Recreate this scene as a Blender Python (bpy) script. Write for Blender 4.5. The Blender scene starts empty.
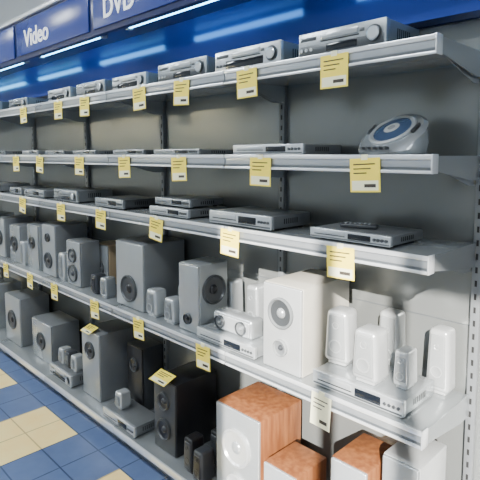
import bpy, bmesh, math, random
from mathutils import Matrix, Vector
random.seed(7)
D=bpy.data; S=bpy.context.scene
# ------------------------------------------------------------ materials
def pm(name,col,rough=.5,metal=0.,var=.06,scale=18.,emit=None,es=0.,spec=.5,bump=0.,coat=0.):
    m=D.materials.new(name); m.use_nodes=True; nt=m.node_tree; n=nt.nodes; l=nt.links
    b=n['Principled BSDF']
    b.inputs['Roughness'].default_value=rough; b.inputs['Metallic'].default_value=metal
    b.inputs['Specular IOR Level'].default_value=spec
    if coat: b.inputs['Coat Weight'].default_value=coat
    tc=n.new('ShaderNodeTexCoord'); no=n.new('ShaderNodeTexNoise'); no.inputs['Scale'].default_value=scale
    l.new(tc.outputs['Object'],no.inputs['Vector'])
    r=n.new('ShaderNodeMapRange'); r.inputs['To Min'].default_value=1-var; r.inputs['To Max'].default_value=1+var
    l.new(no.outputs['Fac'],r.inputs['Value'])
    mx=n.new('ShaderNodeVectorMath'); mx.operation='SCALE'; mx.inputs[0].default_value=col
    l.new(r.outputs[0],mx.inputs['Scale']); l.new(mx.outputs[0],b.inputs['Base Color'])
    if bump:
        bp=n.new('ShaderNodeBump'); bp.inputs['Strength'].default_value=bump; bp.inputs['Distance'].default_value=.01
        l.new(no.outputs['Fac'],bp.inputs['Height']); l.new(bp.outputs[0],b.inputs['Normal'])
    if emit:
        b.inputs['Emission Color'].default_value=(*emit,1); b.inputs['Emission Strength'].default_value=es
    return m
M={}
M['silver']=pm('silver_plastic',(.44,.465,.48),.26,.65)
M['silver_l']=pm('light_silver',(.62,.645,.66),.24,.6)
M['silver_d']=pm('dark_silver',(.07,.075,.08),.35,.4)
M['case']=pm('grey_case',(.20,.21,.22),.35,.5)
M['white']=pm('pale_silver_plastic',(.52,.53,.53),.28,.4)
M['cream']=pm('cream_cabinet',(.52,.49,.42),.42,.1)
M['grille']=pm('grille_cloth',(.15,.16,.165),.8,0,.2,250.)
M['grille_w']=pm('pale_grille',(.25,.26,.262),.7,0,.15,250.)
M['black']=pm('black_plastic',(.012,.012,.014),.3)
M['dgrey']=pm('charcoal',(.04,.043,.048),.4)
M['mgrey']=pm('grey_cabinet',(.20,.21,.22),.36,.3)
M['lgrey']=pm('pale_grey_baffle',(.38,.40,.41),.28,.45)
M['glass']=pm('display_glass',(.006,.008,.012),.1,0,.05)
M['discblue']=pm('cd_lid_blue',(.08,.13,.24),.15,.5)
M['rail']=pm('ticket_rail_metal',(.44,.465,.485),.26,.6)
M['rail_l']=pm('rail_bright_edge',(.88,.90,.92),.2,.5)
M['rail_d']=pm('rail_dark_strip',(.10,.11,.12),.5,.3)
M['shelf']=pm('shelf_enamel',(.32,.34,.35),.26,.5,.05,4.)
M['panel']=pm('back_panel_metal',(.225,.235,.23),.24,.5,.28,1.1)
M['slot']=pm('slot_black',(.01,.01,.01),.8)
M['navy']=pm('navy_fascia',(.010,.018,.09),.3,0,.06,6.)
M['sign']=pm('sign_blue',(.025,.05,.26),.25,0,.06,6.)
M['bluepanel']=pm('glossy_blue_panel',(.02,.045,.23),.12,.2,.08,3.)
M['txt']=pm('sign_white',(.9,.9,.9),.5,emit=(.9,.95,1),es=.6)
M['tube']=pm('neon_tube',(.5,.8,1),.3,emit=(.16,.62,1.0),es=16)
M['yel']=pm('tag_yellow',(.97,.77,.08),.6)
M['paper']=pm('tag_paper',(.90,.87,.60),.6)
M['ink']=pm('tag_ink',(.05,.04,.03),.7)
M['ceil']=pm('ceiling_paint',(.8,.81,.82),.8,0,.04,3.)
M['wallp']=pm('wall_paint',(.46,.49,.51),.8,0,.05,3.)
M['lamp']=pm('lamp_diffuser',(.9,.9,.9),.4,emit=(.92,.97,1),es=7)
M['warm']=pm('warm_bulb',(1,.8,.5),.4,emit=(1,.88,.5),es=180)
def wood(name,c1,c2):
    m=D.materials.new(name); m.use_nodes=True; n=m.node_tree.nodes; l=m.node_tree.links; b=n['Principled BSDF']
    tc=n.new('ShaderNodeTexCoord'); mp=n.new('ShaderNodeMapping'); mp.inputs['Scale'].default_value=(14,14,1.6)
    no=n.new('ShaderNodeTexNoise'); no.inputs['Scale'].default_value=3; no.inputs['Detail'].default_value=6
    cr=n.new('ShaderNodeValToRGB'); cr.color_ramp.elements[0].color=(*c1,1); cr.color_ramp.elements[1].color=(*c2,1)
    cr.color_ramp.elements[0].position=.35; cr.color_ramp.elements[1].position=.65
    l.new(tc.outputs['Object'],mp.inputs[0]); l.new(mp.outputs[0],no.inputs['Vector']); l.new(no.outputs['Fac'],cr.inputs[0]); l.new(cr.outputs[0],b.inputs['Base Color'])
    b.inputs['Roughness'].default_value=.4; return m
M['wood']=wood('cherry_wood',(.15,.050,.018),(.25,.095,.034))
M['tan']=wood('beech_wood',(.36,.26,.15),(.44,.33,.20))
# floor
def floor_mat():
    m=D.materials.new('floor_tiles'); m.use_nodes=True; nt=m.node_tree; n=nt.nodes; l=nt.links; b=n['Principled BSDF']
    tc=n.new('ShaderNodeTexCoord'); sp=n.new('ShaderNodeSeparateXYZ'); l.new(tc.outputs['Object'],sp.inputs[0])
    def mt(op,a,bv=None):
        q=n.new('ShaderNodeMath'); q.operation=op
        for i,v in enumerate((a,bv)):
            if v is None: continue
            if isinstance(v,(int,float)): q.inputs[i].default_value=v
            else: l.new(v,q.inputs[i])
        return q.outputs[0]
    u=mt('DIVIDE',mt('ADD',sp.outputs[0],102.9),.5); v=mt('DIVIDE',mt('ADD',sp.outputs[1],-.92+96),.48)
    fu=mt('FLOORED_MODULO',mt('FLOOR',u),2); fv=mt('FLOORED_MODULO',mt('FLOOR',v),2)
    yel=mt('MULTIPLY',fu,mt('SUBTRACT',1,fv))
    gu=mt('FRACT',mt('MULTIPLY',u,2)); gv=mt('FRACT',mt('MULTIPLY',v,2))
    g=mt('MAXIMUM',mt('LESS_THAN',gu,.035),mt('LESS_THAN',gv,.035))
    no=n.new('ShaderNodeTexNoise'); no.inputs['Scale'].default_value=9; no.inputs['Detail'].default_value=5; l.new(tc.outputs['Object'],no.inputs['Vector'])
    def ramp(c1,c2):
        c=n.new('ShaderNodeMix'); c.data_type='RGBA'; l.new(no.outputs['Fac'],c.inputs[0]); c.inputs[6].default_value=(*c1,1); c.inputs[7].default_value=(*c2,1); return c.outputs[2]
    def mix(f,a,bb):
        c=n.new('ShaderNodeMix'); c.data_type='RGBA'; l.new(f,c.inputs[0]); l.new(a,c.inputs[6])
        if isinstance(bb,tuple): c.inputs[7].default_value=(*bb,1)
        else: l.new(bb,c.inputs[7])
        return c.outputs[2]
    col=mix(yel,ramp((.08,.12,.25),(.13,.19,.35)),ramp((1.0,.66,.22),(1.0,.84,.40)))
    col=mix(g,col,mix(yel,ramp((.03,.055,.12),(.04,.06,.13)),(.55,.40,.18)))
    l.new(col,b.inputs['Base Color']); b.inputs['Roughness'].default_value=.3
    return m
M['floor']=floor_mat()
# ------------------------------------------------------------ mesh builder
AX={'z':Matrix.Identity(4),'y':Matrix.Rotation(math.pi/2,4,'X'),'x':Matrix.Rotation(math.pi/2,4,'Y')}
class Ob:
    def __init__(s,name): s.name=name; s.bm=bmesh.new(); s.m=[]
    def mi(s,k):
        if k not in s.m: s.m.append(k)
        return s.m.index(k)
    def merge(s,b,k,mat,keep=False):
        i=s.mi(k) if not keep else 0
        bmesh.ops.transform(b,matrix=mat,verts=b.verts)
        for f in b.faces:
            f.smooth=True
            if not keep: f.material_index=i
        t=D.meshes.new('t'); b.to_mesh(t); b.free(); s.bm.from_mesh(t); D.meshes.remove(t)
    def box(s,x0,x1,y0,y1,z0,z1,k,bev=0,seg=2,mat=None,top=1.):
        b=bmesh.new(); bmesh.ops.create_cube(b,size=1)
        sc=(x1-x0,y1-y0,z1-z0)
        bmesh.ops.transform(b,matrix=Matrix.Diagonal((*sc,1)),verts=b.verts)
        if top!=1.:
            for v in b.verts:
                if v.co.z>0: v.co.x*=top
        if bev:
            bmesh.ops.bevel(b,geom=list(b.edges),offset=min(bev,min(sc)*.45),segments=seg,profile=.5,affect='EDGES')
        T=Matrix.Translation(((x0+x1)/2,(y0+y1)/2,(z0+z1)/2))
        s.merge(b,k,(mat@T) if mat else T); return s
    def cyl(s,c,r,d,ax,k,r2=None,seg=28,mat=None):
        b=bmesh.new(); bmesh.ops.create_cone(b,cap_ends=True,segments=seg,radius1=r,radius2=r if r2 is None else r2,depth=d)
        T=Matrix.Translation(c)@AX[ax]
        s.merge(b,k,(mat@T) if mat else T); return s
    def lathe(s,c,prof,ks,face,seg=36,mat=None):
        b=bmesh.new(); rings=[]
        for r,o in prof:
            if r<1e-6: rings.append([b.verts.new((0,0,o))])
            else: rings.append([b.verts.new((r*math.cos(2*math.pi*i/seg),r*math.sin(2*math.pi*i/seg),o)) for i in range(seg)])
        idx=[s.mi(k) for k in ks]
        for j in range(len(rings)-1):
            A,B=rings[j],rings[j+1]
            for i in range(seg):
                n=(i+1)%seg
                if len(B)==1: f=b.faces.new((A[i],A[n],B[0]))
                else: f=b.faces.new((A[i],A[n],B[n],B[i]))
                f.material_index=idx[j]
        R={'-y':Matrix.Rotation(math.pi/2,4,'X'),'+x':Matrix.Rotation(math.pi/2,4,'Y'),'+z':Matrix.Identity(4)}[face]
        T=Matrix.Translation(c)@R
        s.merge(b,None,(mat@T) if mat else T,keep=True); return s
    def driver(s,x,y,z,r,ring,cone,cap,face='-y',o=1.):
        e=.012*o
        s.lathe((x,y,z),[(r,0),(r,e),(r*.9,e*1.2),(r*.82,e*.5),(r*.34,e*.15),(r*.3,e*.6),(r*.18,e*1.1),(0,e*1.3)],[ring,ring,ring,cone,cap,cap,cap],face); return s
    def poly(s,pts,x0,x1,k):
        b=bmesh.new(); A=[b.verts.new((x0,p[0],p[1])) for p in pts]; B=[b.verts.new((x1,p[0],p[1])) for p in pts]
        b.faces.new(A[::-1]); b.faces.new(B); n=len(pts)
        for i in range(n): b.faces.new((A[i],A[(i+1)%n],B[(i+1)%n],B[i]))
        bmesh.ops.recalc_face_normals(b,faces=b.faces)
        s.merge(b,k,Matrix.Identity(4)); return s
    def done(s,loc=(0,0,0),rz=0,parent=None):
        me=D.meshes.new(s.name); s.bm.to_mesh(me); s.bm.free()
        for k in s.m: me.materials.append(M[k])
        me.set_sharp_from_angle(angle=math.radians(32))
        o=D.objects.new(s.name,me); S.collection.objects.link(o); o.location=loc; o.rotation_euler=(0,0,rz)
        if parent: o.parent=parent
        return o
# ------------------------------------------------------------ room
WY=1.92; XL=-13.; XR=3.; FY=-2.0; CH=3.8
Ob('floor').box(XL,XR,FY,WY+.1,-.1,0,'floor').done()
Ob('ceiling').box(XL,XR,FY,WY+.1,CH,CH+.1,'ceil').done()
Ob('wall_back').box(XL,XR,WY,WY+.1,0,CH,'wallp').done()
Ob('wall_left').box(XL-.1,XL,FY,WY+.1,0,CH,'wallp').done()
Ob('wall_right').box(XR,XR+.1,FY,WY+.1,0,CH,'wallp').done()
wx0,wx1,wz0,wz1=.60,2.75,.9,3.47
w=Ob('wall_front')
w.box(XL,wx0,FY-.1,FY,0,CH,'wallp').box(wx1,XR,FY-.1,FY,0,CH,'wallp').box(wx0,wx1,FY-.1,FY,0,wz0,'wallp').box(wx0,wx1,FY-.1,FY,wz1,CH,'wallp').done()
w=Ob('window_1')
for x in (wx0,1.22,1.56,wx1-.04): w.box(x,x+.04,FY-.09,FY-.02,wz0,wz1,'lgrey')  # inner mullions, out of view, added to break up the sun patches
w.box(wx0,wx1,FY-.09,FY-.02,wz0,wz0+.05,'lgrey').box(wx0,wx1,FY-.09,FY-.02,wz1-.04,wz1,'lgrey'); w.done()
Ob('baseboard_front').box(XL,XR,FY,FY+.02,0,.1,'mgrey').done()
for x in (-11,-8,-5):
    Ob('ceiling_beam').box(x,x+.22,FY,WY,CH-.28,CH,'mgrey').done()
# ------------------------------------------------------------ shelving
UP=[-.67]+[-1.61-.99*k for k in range(8)]
SX0=UP[-1]; SX1=-.68; FR=1.5
b=Ob('shelving_back_panel')
b.box(SX0,XR-.02,1.895,WY-.002,.001,2.26,'panel')
for k,x in enumerate(UP):
    b.box(x-.016,x+.016,1.872,1.896,.001,2.26,'mgrey',.002)
    z=.2
    while z<2.2:
        b.box(x-.004,x+.004,1.8705,1.8725,z,z+.022,'slot'); z+=.05
b.box(SX0,SX1,1.8935,1.8955,1.14,1.143,'rail_d')
b.done()
def shelf(z,name='display_shelf'):
    s=Ob(name)
    for i in range(len(UP)-1):
        x1,x0=UP[i]-.003,UP[i+1]+.003
        if i==0: x1=SX1
        s.box(x0,x1,FR+.004,1.87,z-.03,z,'shelf',.002)
        s.box(x0,x1,FR-.006,FR+.006,z-.048,z+.004,'rail',.003)
        s.box(x0,x1,FR-.012,FR-.004,z-.010,z+.006,'rail_l',.003)  # rail highlight put into the colour of its top edge
        s.box(x0,x1,FR-.012,FR-.004,z-.054,z-.044,'rail_l',.003)
        s.box(x0,x1,FR-.0075,FR-.005,z-.042,z-.034,'rail_d')  # dark strip paints in the rail's darker look below its highlight
        for xx in (x0+.012,x1-.012):
            s.poly([(FR+.02,z-.028),(1.871,z-.028),(1.871,z-.105),(1.82,z-.105)],xx-.0015,xx+.0015,'rail')
    s.box(SX1,SX1+.006,FR-.014,FR+.03,z-.054,z+.008,'rail_l',.003)
    s.poly([(FR+.01,z+.002),(1.871,z+.002),(1.871,z-.085),(1.80,z-.085),(FR+.01,z-.045)],SX1,SX1+.004,'shelf')
    return s.done()
ZT,Z2,Z3,Z4,ZB=2.135,1.775,1.46,.885,.13
for z in (ZT,Z2,Z3,Z4): shelf(z)
b=Ob('base_deck')
for i in range(len(UP)-1):
    x1,x0=UP[i]-.003,UP[i+1]+.003
    b.box(x0,x1,FR-.01,1.87,ZB-.03,ZB,'shelf',.003)
    b.box(x0,x1,FR-.02,FR-.008,ZB-.035,ZB+.005,'rail_l',.004)
    b.box(x0,x1,FR+.05,FR+.07,0,ZB-.03,'rail',.002)
b.box(SX1-.01,SX1,FR+.05,1.87,0,ZB-.03,'rail'); b.done()
# ------------------------------------------------------------ canopy
c=Ob('sign_canopy'); CX0,CX1=SX0,.9
c.box(CX0,CX1,FR+.04,WY-.002,2.52,2.56,'navy')
c.box(CX0,CX1,FR,FR+.04,2.47,2.76,'navy',.004)
c.box(CX0,CX1,FR+.04,WY-.002,2.72,2.76,'navy')
c.box(CX0,CX1,FR-.02,FR+.01,2.755,2.785,'rail_l',.004)
c.box(CX0,CX1,1.79,1.894,2.265,2.52,'bluepanel')
x=-1.62
while x>CX0+1:
    c.box(x-1.1,x-.02,FR-.012,FR,2.50,2.735,'sign',.004); x-=1.14
c.box(-1.60,-.5,FR-.012,FR,2.50,2.735,'sign',.004)
can=c.done()
def label(t,xc,zc,size):
    cu=D.curves.new('lettering_'+t.lower(),'FONT'); cu.body=t; cu.size=size; cu.extrude=.002; cu.align_x='CENTER'; cu.align_y='CENTER'; cu.offset=.0015; cu.space_character=1.0
    cu.materials.append(M['txt']); o=D.objects.new('lettering_'+t.lower(),cu); S.collection.objects.link(o)
    o.location=(xc,FR-.016,zc); o.rotation_euler=(math.pi/2,0,0); o.parent=can
label('Video',-3.51,2.60,.17); label('DVD',-2.44,2.59,.155)
x=-.45
while x>CX0+1:
    t=Ob('fluorescent_tube'); t.cyl((x-.42,FR+.055,2.487),.016,.84,'x','tube',seg=16)
    t.box(x-.87,x-.84,FR+.042,FR+.075,2.465,2.518,'lgrey',.003).box(x,x+.03,FR+.042,FR+.075,2.465,2.518,'lgrey',.003)
    t.done(); x-=1.145
# ------------------------------------------------------------ products
def player(x0,x1,Y,z,h,d,name='dvd_player',st=0):
    w=x1-x0; hw=w/2; p=Ob(name); f=.009
    fc,cs=[('silver_l','case'),('silver','case'),('silver','silver_d'),('silver_l','silver')][st%4]
    p.box(-hw+.003,hw-.003,.008,d,f,h-.002,cs,.003)
    p.box(-hw,hw,-.008,.014,f-.002,h,fc,.004,3)
    hh=h-f
    if h>.075:
        if st==0:
            p.box(-hw*.62,hw*.52,-.0105,-.006,f+hh*.12,f+hh*.48,'glass',.002)
        else:
            p.box(-hw*.96,hw*.96,-.0100,-.006,f+hh*.08,f+hh*.46,'silver_d',.002)
            p.box(-hw*.30,hw*.40,-.0115,-.006,f+hh*.14,f+hh*.42,'glass',.002)
        p.box(-hw*.42,hw*.42,-.012,-.006,f+hh*.62,f+hh*.88,fc,.003)
        p.box(-hw*.44,hw*.44,-.0092,-.0078,f+hh*.54,f+hh*.59,'slot')
        for i in range(3): p.cyl((-hw*.9+i*hw*.12,-.010,f+hh*.3),.0065,.006,'y','silver_l' if st else 'silver_d',seg=14)
        p.box(-hw*.93,-hw*.55,-.0095,-.007,f+hh*.66,f+hh*.80,'silver_d',.001)
        p.lathe((hw*.76,-.008,f+hh*.48),[(hh*.34,0),(hh*.34,.003),(hh*.27,.003),(hh*.26,.012),(hh*.2,.015),(0,.014)],['silver_d','silver_d','silver_d','silver_l','silver_l'],'-y',24)
        p.box(hw*.45,hw*.55,-.0095,-.007,f+hh*.65,f+hh*.78,'silver_d',.001)
    else:
        p.box(-hw*.86,-hw*.08,-.0115,-.006,f+hh*.46,f+hh*.80,fc,.002)
        p.box(-hw*.87,-hw*.07,-.0092,-.0078,f+hh*.36,f+hh*.43,'slot')
        p.box(0,hw*.55,-.0100,-.006,f+hh*.22,f+hh*.78,'glass',.002)
        for i in range(4): p.cyl((hw*.64+i*hw*.09,-.010,f+hh*.5),.006,.006,'y','silver_d',seg=14)
        p.box(-hw*.97,hw*.97,-.0092,-.0078,f+hh*.08,f+hh*.18,'silver_d')
    for sx in (-1,1):
        for y in (.03,d-.03): p.cyl((sx*(hw-.035),y,f/2),.013,f,'z','black',seg=16)
    for i in range(7): p.box(hw-.0035,hw-.002,d*.3+i*.014,d*.3+i*.014+.005,h*.4,h*.75,'slot')
    return p.done(((x0+x1)/2,Y,z))
def speaker(x0,x1,Y,z,h,d,cab,baf,drv,name='speaker',side=None,grille=None,bev=.006):
    w=x1-x0; hw=w/2; p=Ob(name)
    p.box(-hw,hw,.012,d,0,h,cab,bev,2)
    p.box(-hw+.003,hw-.003,0,.016,.003,h-.003,baf,.006,3)
    if grille: 
        g0,g1,gk=grille; p.box(-hw*.82,hw*.82,-.006,.004,h*g0,h*g1,gk,.005,3)
    for (fx,fz,fr,ring,cone,cap) in drv:
        p.driver(fx*hw,0,h*fz,fr*hw,ring,cone,cap)
    if side:
        fy,fz,r=side; p.driver(hw-.001,d*fy,h*fz,r,'silver_d','dgrey','black','+x',1.2)
    return p.done(((x0+x1)/2,Y,z))
def sat(x0,x1,Y,z,h,d,cab,gr,rz=0,name='satellite_speaker'):
    w=x1-x0; hw=w/2; p=Ob(name)
    p.box(-hw*.7,hw*.7,d*.12,d*.88,0,.012,cab,.004)
    p.box(-hw,hw,0,d,.010,h,cab,hw*.36,4,top=.82)
    p.box(-hw*.74,hw*.74,-.004,.01,.03,h-.02,gr,hw*.26,4,top=.82)
    p.lathe((0,-.003,h*.36),[(hw*.5,0),(hw*.5,.003),(hw*.4,.003),(hw*.33,.0015),(0,.003)],[cab,cab,gr,gr],'-y',24)
    p.lathe((0,-.003,h*.74),[(hw*.26,0),(hw*.26,.003),(hw*.2,.0015),(0,.004)],[cab,cab,gr],'-y',20)
    return p.done(((x0+x1)/2,Y,z),rz)
# top shelf
player(-1.24,-.87,1.545,ZT,.10,.235,'dvd_recorder',1)
player(-1.72,-1.33,1.545,ZT,.10,.235,'dvd_player',0)
player(-2.16,-1.78,1.545,ZT,.10,.235,'video_recorder',1)
player(-2.61,-2.27,1.545,ZT,.085,.235,'dvd_player',0)
player(-3.05,-2.70,1.545,ZT,.09,.235,'video_recorder',1)
player(-3.47,-3.14,1.545,ZT,.09,.235,'dvd_player',0)
player(-4.20,-3.85,1.545,ZT,.08,.235,'video_recorder',1)
player(-4.75,-4.40,1.545,ZT,.09,.235,'dvd_player',2)
player(-5.6,-5.2,1.545,ZT,.09,.235,'dvd_player',1)
# second shelf
player(-1.64,-1.24,1.58,Z2,.05,.26,'dvd_player',0)
player(-2.26,-1.88,1.58,Z2,.035,.26,'dvd_player',1)
player(-2.68,-2.36,1.58,Z2,.035,.26,'dvd_player',2)
player(-3.20,-2.9,1.58,Z2,.035,.22,'dvd_player',1)
player(-3.64,-3.34,1.58,Z2,.035,.22,'dvd_player',1)
player(-4.06,-3.78,1.58,Z2,.04,.22,'dvd_player',0)
player(-4.75,-4.45,1.58,Z2,.04,.22,'dvd_player',1)
# portable cd radio
p=Ob('portable_cd_radio')
bm=bmesh.new(); N=40; rings=[]
def ring(a,bb,z0,sl,off=0): return [bm.verts.new((a*math.cos(t)+off,bb*math.sin(t),z0+sl*(bb*math.sin(t)))) for t in [2*math.pi*i/N for i in range(N)]]
rings=[ring(.115,.085,0,0),ring(.128,.098,.012,.05),ring(.132,.104,.040,.30),ring(.126,.10,.078,.72),ring(.110,.086,.090,.74)]
for j in range(len(rings)-1):
    for i in range(N): bm.faces.new((rings[j][i],rings[j][(i+1)%N],rings[j+1][(i+1)%N],rings[j+1][i]))
bm.faces.new(rings[-1]); bm.faces.new(rings[0][::-1])
p.merge(bm,'silver',Matrix.Identity(4))
TL=Matrix.Translation((0,0,.090))@Matrix.Rotation(math.atan(.74),4,'X')
p.lathe((0,0,0),[(.088,0),(.088,.008),(.080,.012),(.07,.008)],['silver_l','silver_l','silver_l'],'+z',mat=TL)
p.lathe((0,0,.0),[(.072,.006),(.05,.011),(.03,.014),(.028,.014),(.014,.016),(0,.017)],['discblue','discblue','silver_l','white','silver_l'],'+z',mat=TL)
p.box(-.10,-.088,-.02,.03,0,.012,'dgrey',.003,2,TL).box(.088,.10,-.02,.03,0,.012,'dgrey',.003,2,TL)
for i in range(5): p.cyl((-.05+i*.025,-.098,.028),.006,.02,'y','dgrey',seg=12)
p.done((-.90,1.655,Z2),math.radians(-10))
# third shelf
player(-1.17,-.83,1.54,Z3,.045,.24,'dvd_player',0)
q=Ob('remote_control'); q.box(-.07,.07,-.02,.02,0,.016,'dgrey',.006,3)
for i in range(6):
    for j in range(2): q.cyl((-.05+i*.018,-.008+j*.014,.017),.004,.003,'z','silver_l',seg=10)
q.done((-1.02,1.64,Z3+.045),.3)
player(-1.76,-1.37,1.54,Z3,.065,.26,'dvd_player',0)
player(-2.25,-1.92,1.54,Z3,.05,.26,'video_recorder',0)
player(-2.24,-1.94,1.57,Z3+.05,.045,.22,'dvd_player',1)
player(-2.84,-2.52,1.54,Z3,.06,.26,'dvd_player',2)
player(-3.42,-3.08,1.54,Z3,.085,.26,'video_recorder',1)
player(-3.95,-3.6,1.54,Z3,.06,.26,'dvd_player',1)
player(-4.25,-4.02,1.54,Z3,.06,.2,'dvd_player',1)
player(-4.85,-4.5,1.54,Z3,.07,.26,'video_recorder',1)
# fourth shelf
player(-1.14,-.76,1.53,Z4,.065,.24,'home_theatre_receiver',3)
R4=Z4+.065
sat(-1.15,-1.04,1.61,R4,.22,.10,'white','grille_w',.1)
sat(-.985,-.875,1.545,R4,.20,.10,'white','grille_w',0)
sat(-.845,-.785,1.60,R4,.14,.08,'white','grille_w',0)
sat(-1.02,-.92,1.785,Z4,.27,.08,'white','grille_w',0)
sat(-.81,-.72,1.785,Z4,.25,.08,'white','grille_w',0)
speaker(-1.41,-1.20,1.525,Z4,.365,.34,'cream','white',[(0,.68,.62,'grille','silver_d','lgrey'),(0,.28,.34,'grille_w','mgrey','dgrey')],'subwoofer')
player(-1.84,-1.45,1.525,Z4,.06,.22,'dvd_receiver',3)
o=Ob('centre_speaker'); o.box(-.13,.13,0,.09,0,.095,'silver',.02,4).box(-.118,.118,-.005,.01,.012,.083,'silver_l',.012,3)
for sx in (-1,1): o.driver(sx*.07,-.004,.048,.032,'silver_d','grille','lgrey')
o.done((-1.64,1.56,Z4+.06))
sat(-1.93,-1.84,1.76,Z4,.24,.09,'silver_l','grille')
sat(-1.76,-1.67,1.77,Z4,.24,.09,'silver_l','grille')
sat(-1.55,-1.46,1.77,Z4,.22,.09,'silver_l','grille')
speaker(-2.02,-1.86,1.545,Z4,.35,.20,'lgrey','silver',[(0,.2,.35,'silver_d','dgrey','black')],'subwoofer',side=(.5,.62,.075))
sat(-2.32,-2.22,1.54,Z4,.155,.09,'silver_l','grille')
sat(-2.15,-2.06,1.54,Z4,.14,.09,'silver_l','grille')
sat(-2.24,-2.16,1.70,Z4,.16,.09,'silver_l','grille')
speaker(-2.64,-2.35,1.55,Z4,.39,.30,'mgrey','lgrey',[(0,.3,.55,'silver_d','dgrey','black')],'subwoofer')
sat(-2.95,-2.87,1.54,Z4,.13,.08,'dgrey','black'); sat(-2.83,-2.75,1.54,Z4,.13,.08,'silver','grille')
speaker(-3.30,-3.10,1.55,Z4,.31,.15,'mgrey','silver',[(0,.68,.5,'silver_d','grille','dgrey'),(0,.28,.6,'silver_d','grille','dgrey')],'bookshelf_speaker')
speaker(-3.20,-3.02,1.71,Z4,.28,.16,'tan','silver',[(0,.4,.5,'silver_d','grille','dgrey')],'bookshelf_speaker')
speaker(-3.72,-3.5,1.56,Z4,.38,.26,'mgrey','lgrey',[(0,.3,.55,'silver_d','dgrey','black'),(0,.75,.3,'silver_d','dgrey','black')],'subwoofer')
sat(-3.44,-3.35,1.55,Z4,.2,.1,'silver_l','grille')
speaker(-4.0,-3.8,1.56,Z4,.35,.24,'lgrey','silver',[(0,.6,.5,'silver_d','dgrey','black')],'bookshelf_speaker')
speaker(-4.38,-4.16,1.56,Z4,.31,.26,'mgrey','silver',[(0,.5,.6,'silver_d','dgrey','black')],'subwoofer')
speaker(-4.72,-4.5,1.56,Z4,.34,.26,'mgrey','lgrey',[(0,.5,.6,'silver_d','dgrey','black')],'subwoofer')
speaker(-5.2,-4.95,1.56,Z4,.34,.26,'silver','lgrey',[(0,.5,.6,'silver_d','dgrey','black')],'subwoofer')
sat(-4.12,-4.04,1.54,Z4,.2,.1,'silver_l','grille')
# base deck
speaker(-1.73,-1.44,1.54,ZB,.47,.30,'wood','lgrey',[(0,.62,.62,'white','white','lgrey'),(0,.22,.4,'white','white','lgrey')],'bookshelf_speaker')
speaker(-1.39,-1.21,1.51,ZB,.33,.22,'wood','silver_l',[(0,.6,.6,'white','grille_w','lgrey')],'bookshelf_speaker')
speaker(-1.05,-.89,1.52,ZB,.50,.24,'wood','silver_l',[(0,.7,.6,'white','grille_w','lgrey'),(0,.3,.6,'white','grille_w','lgrey')],'bookshelf_speaker')
speaker(-.84,-.70,1.53,ZB,.6,.22,'white','lgrey',[(0,.8,.6,'white','grille_w','lgrey'),(0,.5,.6,'white','grille_w','lgrey')],'floor_speaker')
speaker(-2.28,-2.08,1.56,ZB,.41,.30,'black','dgrey',[(0,.72,.5,'silver_d','black','dgrey'),(0,.32,.6,'dgrey','black','dgrey')],'bookshelf_speaker')
sat(-1.98,-1.90,1.53,ZB,.19,.09,'black','dgrey'); sat(-1.88,-1.80,1.51,ZB,.17,.09,'dgrey','black'); sat(-1.92,-1.84,1.66,ZB,.2,.09,'black','dgrey')
speaker(-3.17,-2.93,1.58,ZB,.46,.28,'mgrey','lgrey',[(0,.72,.5,'silver_d','dgrey','black')],'subwoofer')
speaker(-2.80,-2.62,1.71,ZB,.42,.16,'dgrey','black',[(0,.7,.5,'silver_d','black','dgrey')],'bookshelf_speaker')
sat(-2.50,-2.42,1.75,ZB,.3,.09,'silver','grille')
player(-2.76,-2.40,1.51,ZB,.07,.18,'dvd_receiver',0)
sat(-2.70,-2.62,1.55,ZB+.07,.11,.08,'silver_l','grille')
speaker(-4.08,-3.72,1.60,ZB,.32,.24,'mgrey','silver',[(0,.5,.4,'silver_d','dgrey','black')],'subwoofer')
player(-3.60,-3.26,1.54,ZB,.09,.22,'dvd_receiver',0)
for i in range(3): sat(-3.56+i*.1,-3.48+i*.1,1.58,ZB+.09,.12,.08,'silver_l' if i!=1 else 'dgrey','grille')
speaker(-4.62,-4.28,1.58,ZB,.42,.26,'mgrey','lgrey',[(0,.5,.5,'silver_d','dgrey','black')],'subwoofer')
speaker(-5.2,-4.9,1.58,ZB,.42,.26,'silver','lgrey',[(0,.5,.5,'silver_d','dgrey','black')],'subwoofer')
# ------------------------------------------------------------ price tags
def tag(x,z,w,h,tilt,st=0,Y=FR-.0135,lean=0):
    p=Ob('price_tag'); t=Matrix.Rotation(lean,4,'X')@Matrix.Rotation(tilt,4,'Y')
    if lean: t=Matrix.Translation((0,0,h*math.cos(lean)))@t
    p.box(-w/2,w/2,-.0008,.0008,-h,0,'yel' if st==0 else 'paper',mat=t)
    if st==0:
        p.box(-w*.44,w*.44,-.0014,-.0006,-h*.95,-h*.66,'paper',mat=t)
    for i in range(3): p.box(-w*.38,w*(.34-.14*i),-.0016,-.0006,-h*(.16+.13*i)-.004,-h*(.16+.13*i),'ink',mat=t)
    p.box(-w*.02,w*.36,-.0020,-.0010,-h*.86,-h*.76,'ink',mat=t)
    if not lean: p.box(-.012,.012,-.002,.003,-.006,.012,'paper',mat=t)
    return p.done((x,Y,z))
for x in (-1.04,-1.47,-1.9,-2.26,-2.85,-3.21,-3.79,-4.4): tag(x,ZT-.006,.115,.115,random.uniform(-.06,.1))
for x in (-.91,-1.39,-1.93,-2.42,-2.94,-3.53,-3.97): tag(x,Z2-.006,.115,.115,random.uniform(-.06,.1))
for x in (-1.0,-1.57,-2.12,-2.69,-3.22,-3.87,-4.5): tag(x,Z3-.006,.115,.115,random.uniform(-.08,.12))
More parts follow.
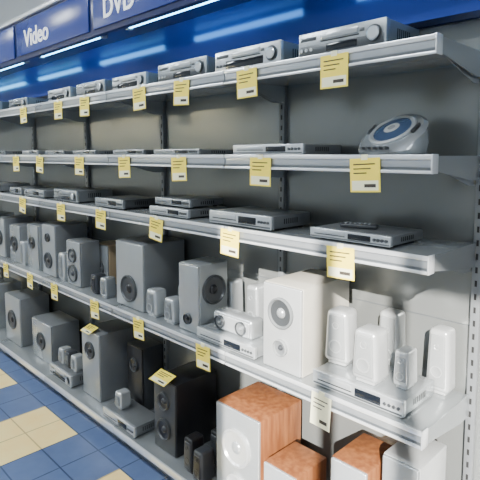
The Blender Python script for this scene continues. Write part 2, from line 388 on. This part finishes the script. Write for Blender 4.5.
for i,x in enumerate((-1.07,-1.76,-2.31,-2.8,-3.37,-3.79,-4.29)): tag(x,Z4-.006,.09 if i==0 else .10,.13 if i==0 else .115,random.uniform(-.08,.08),1 if i==0 else 0)
tag(-2.19,ZB+.411,.14,.09,0,0,1.60,-1.2); tag(-3.06,ZB+.461,.12,.08,0,0,1.62,-1.2)
# ------------------------------------------------------------ lights
def area(name,loc,sx,sy,p,col,rot=(0,0,0),parent=None):
    l=D.lights.new(name,'AREA'); l.shape='RECTANGLE'; l.size=sx; l.size_y=sy; l.energy=p; l.color=col
    o=D.objects.new(name,l); S.collection.objects.link(o); o.location=loc; o.rotation_euler=rot
    if parent: o.parent=parent
for i,x in enumerate((1.2,-1.2,-3.6,-6,-8.4,-10.8)):
    f=Ob('ceiling_lamp'); f.box(-.7,.7,-.2,.2,-.06,0,'lgrey',.01).box(-.66,.66,-.16,.16,-.065,-.055,'lamp',.003)
    o=f.done((x,-.5,CH)); area('lamp_light',(0,0,-.08),1.3,.32,(32,58,78,95,90,90)[i],(.87,.95,1),parent=o)
for x in (-6.2,-8.2,-10.2):
    f=Ob('pendant_lamp'); f.cyl((0,0,-.62),.006,1.24,'z','dgrey',seg=8).lathe((0,0,-1.36),[(.14,0),(.13,.05),(.05,.12),(.0,.14)],['dgrey']*3,'+z').lathe((0,0,-1.36),[(.09,-.02),(.08,.03),(0,.05)],['warm','warm'],'+z').cyl((0,0,-1.36),.09,.03,'z','warm')
    f.done((x,-1.5,CH))
s=D.lights.new('sun','SUN'); s.energy=26; s.angle=.009; s.color=(1,.97,.90)
o=D.objects.new('sun',s); S.collection.objects.link(o)
Ld=Vector((-.52,.8,-.44)).normalized(); o.rotation_euler=Ld.to_track_quat('-Z','Y').to_euler(); o.location=(5,-8,6)
W=D.worlds.new('World'); S.world=W; W.use_nodes=True; W.node_tree.nodes['Background'].inputs[0].default_value=(.75,.86,1,1); W.node_tree.nodes['Background'].inputs[1].default_value=1.5
# ------------------------------------------------------------ camera
c=D.cameras.new('camera'); c.lens=37.5; c.sensor_width=36; c.shift_y=-37/480; c.clip_start=.05
o=D.objects.new('camera',c); S.collection.objects.link(o); o.location=(0,0,1.78)
o.rotation_euler=(math.radians(90-5.5),0,math.radians(45.4)); S.camera=o
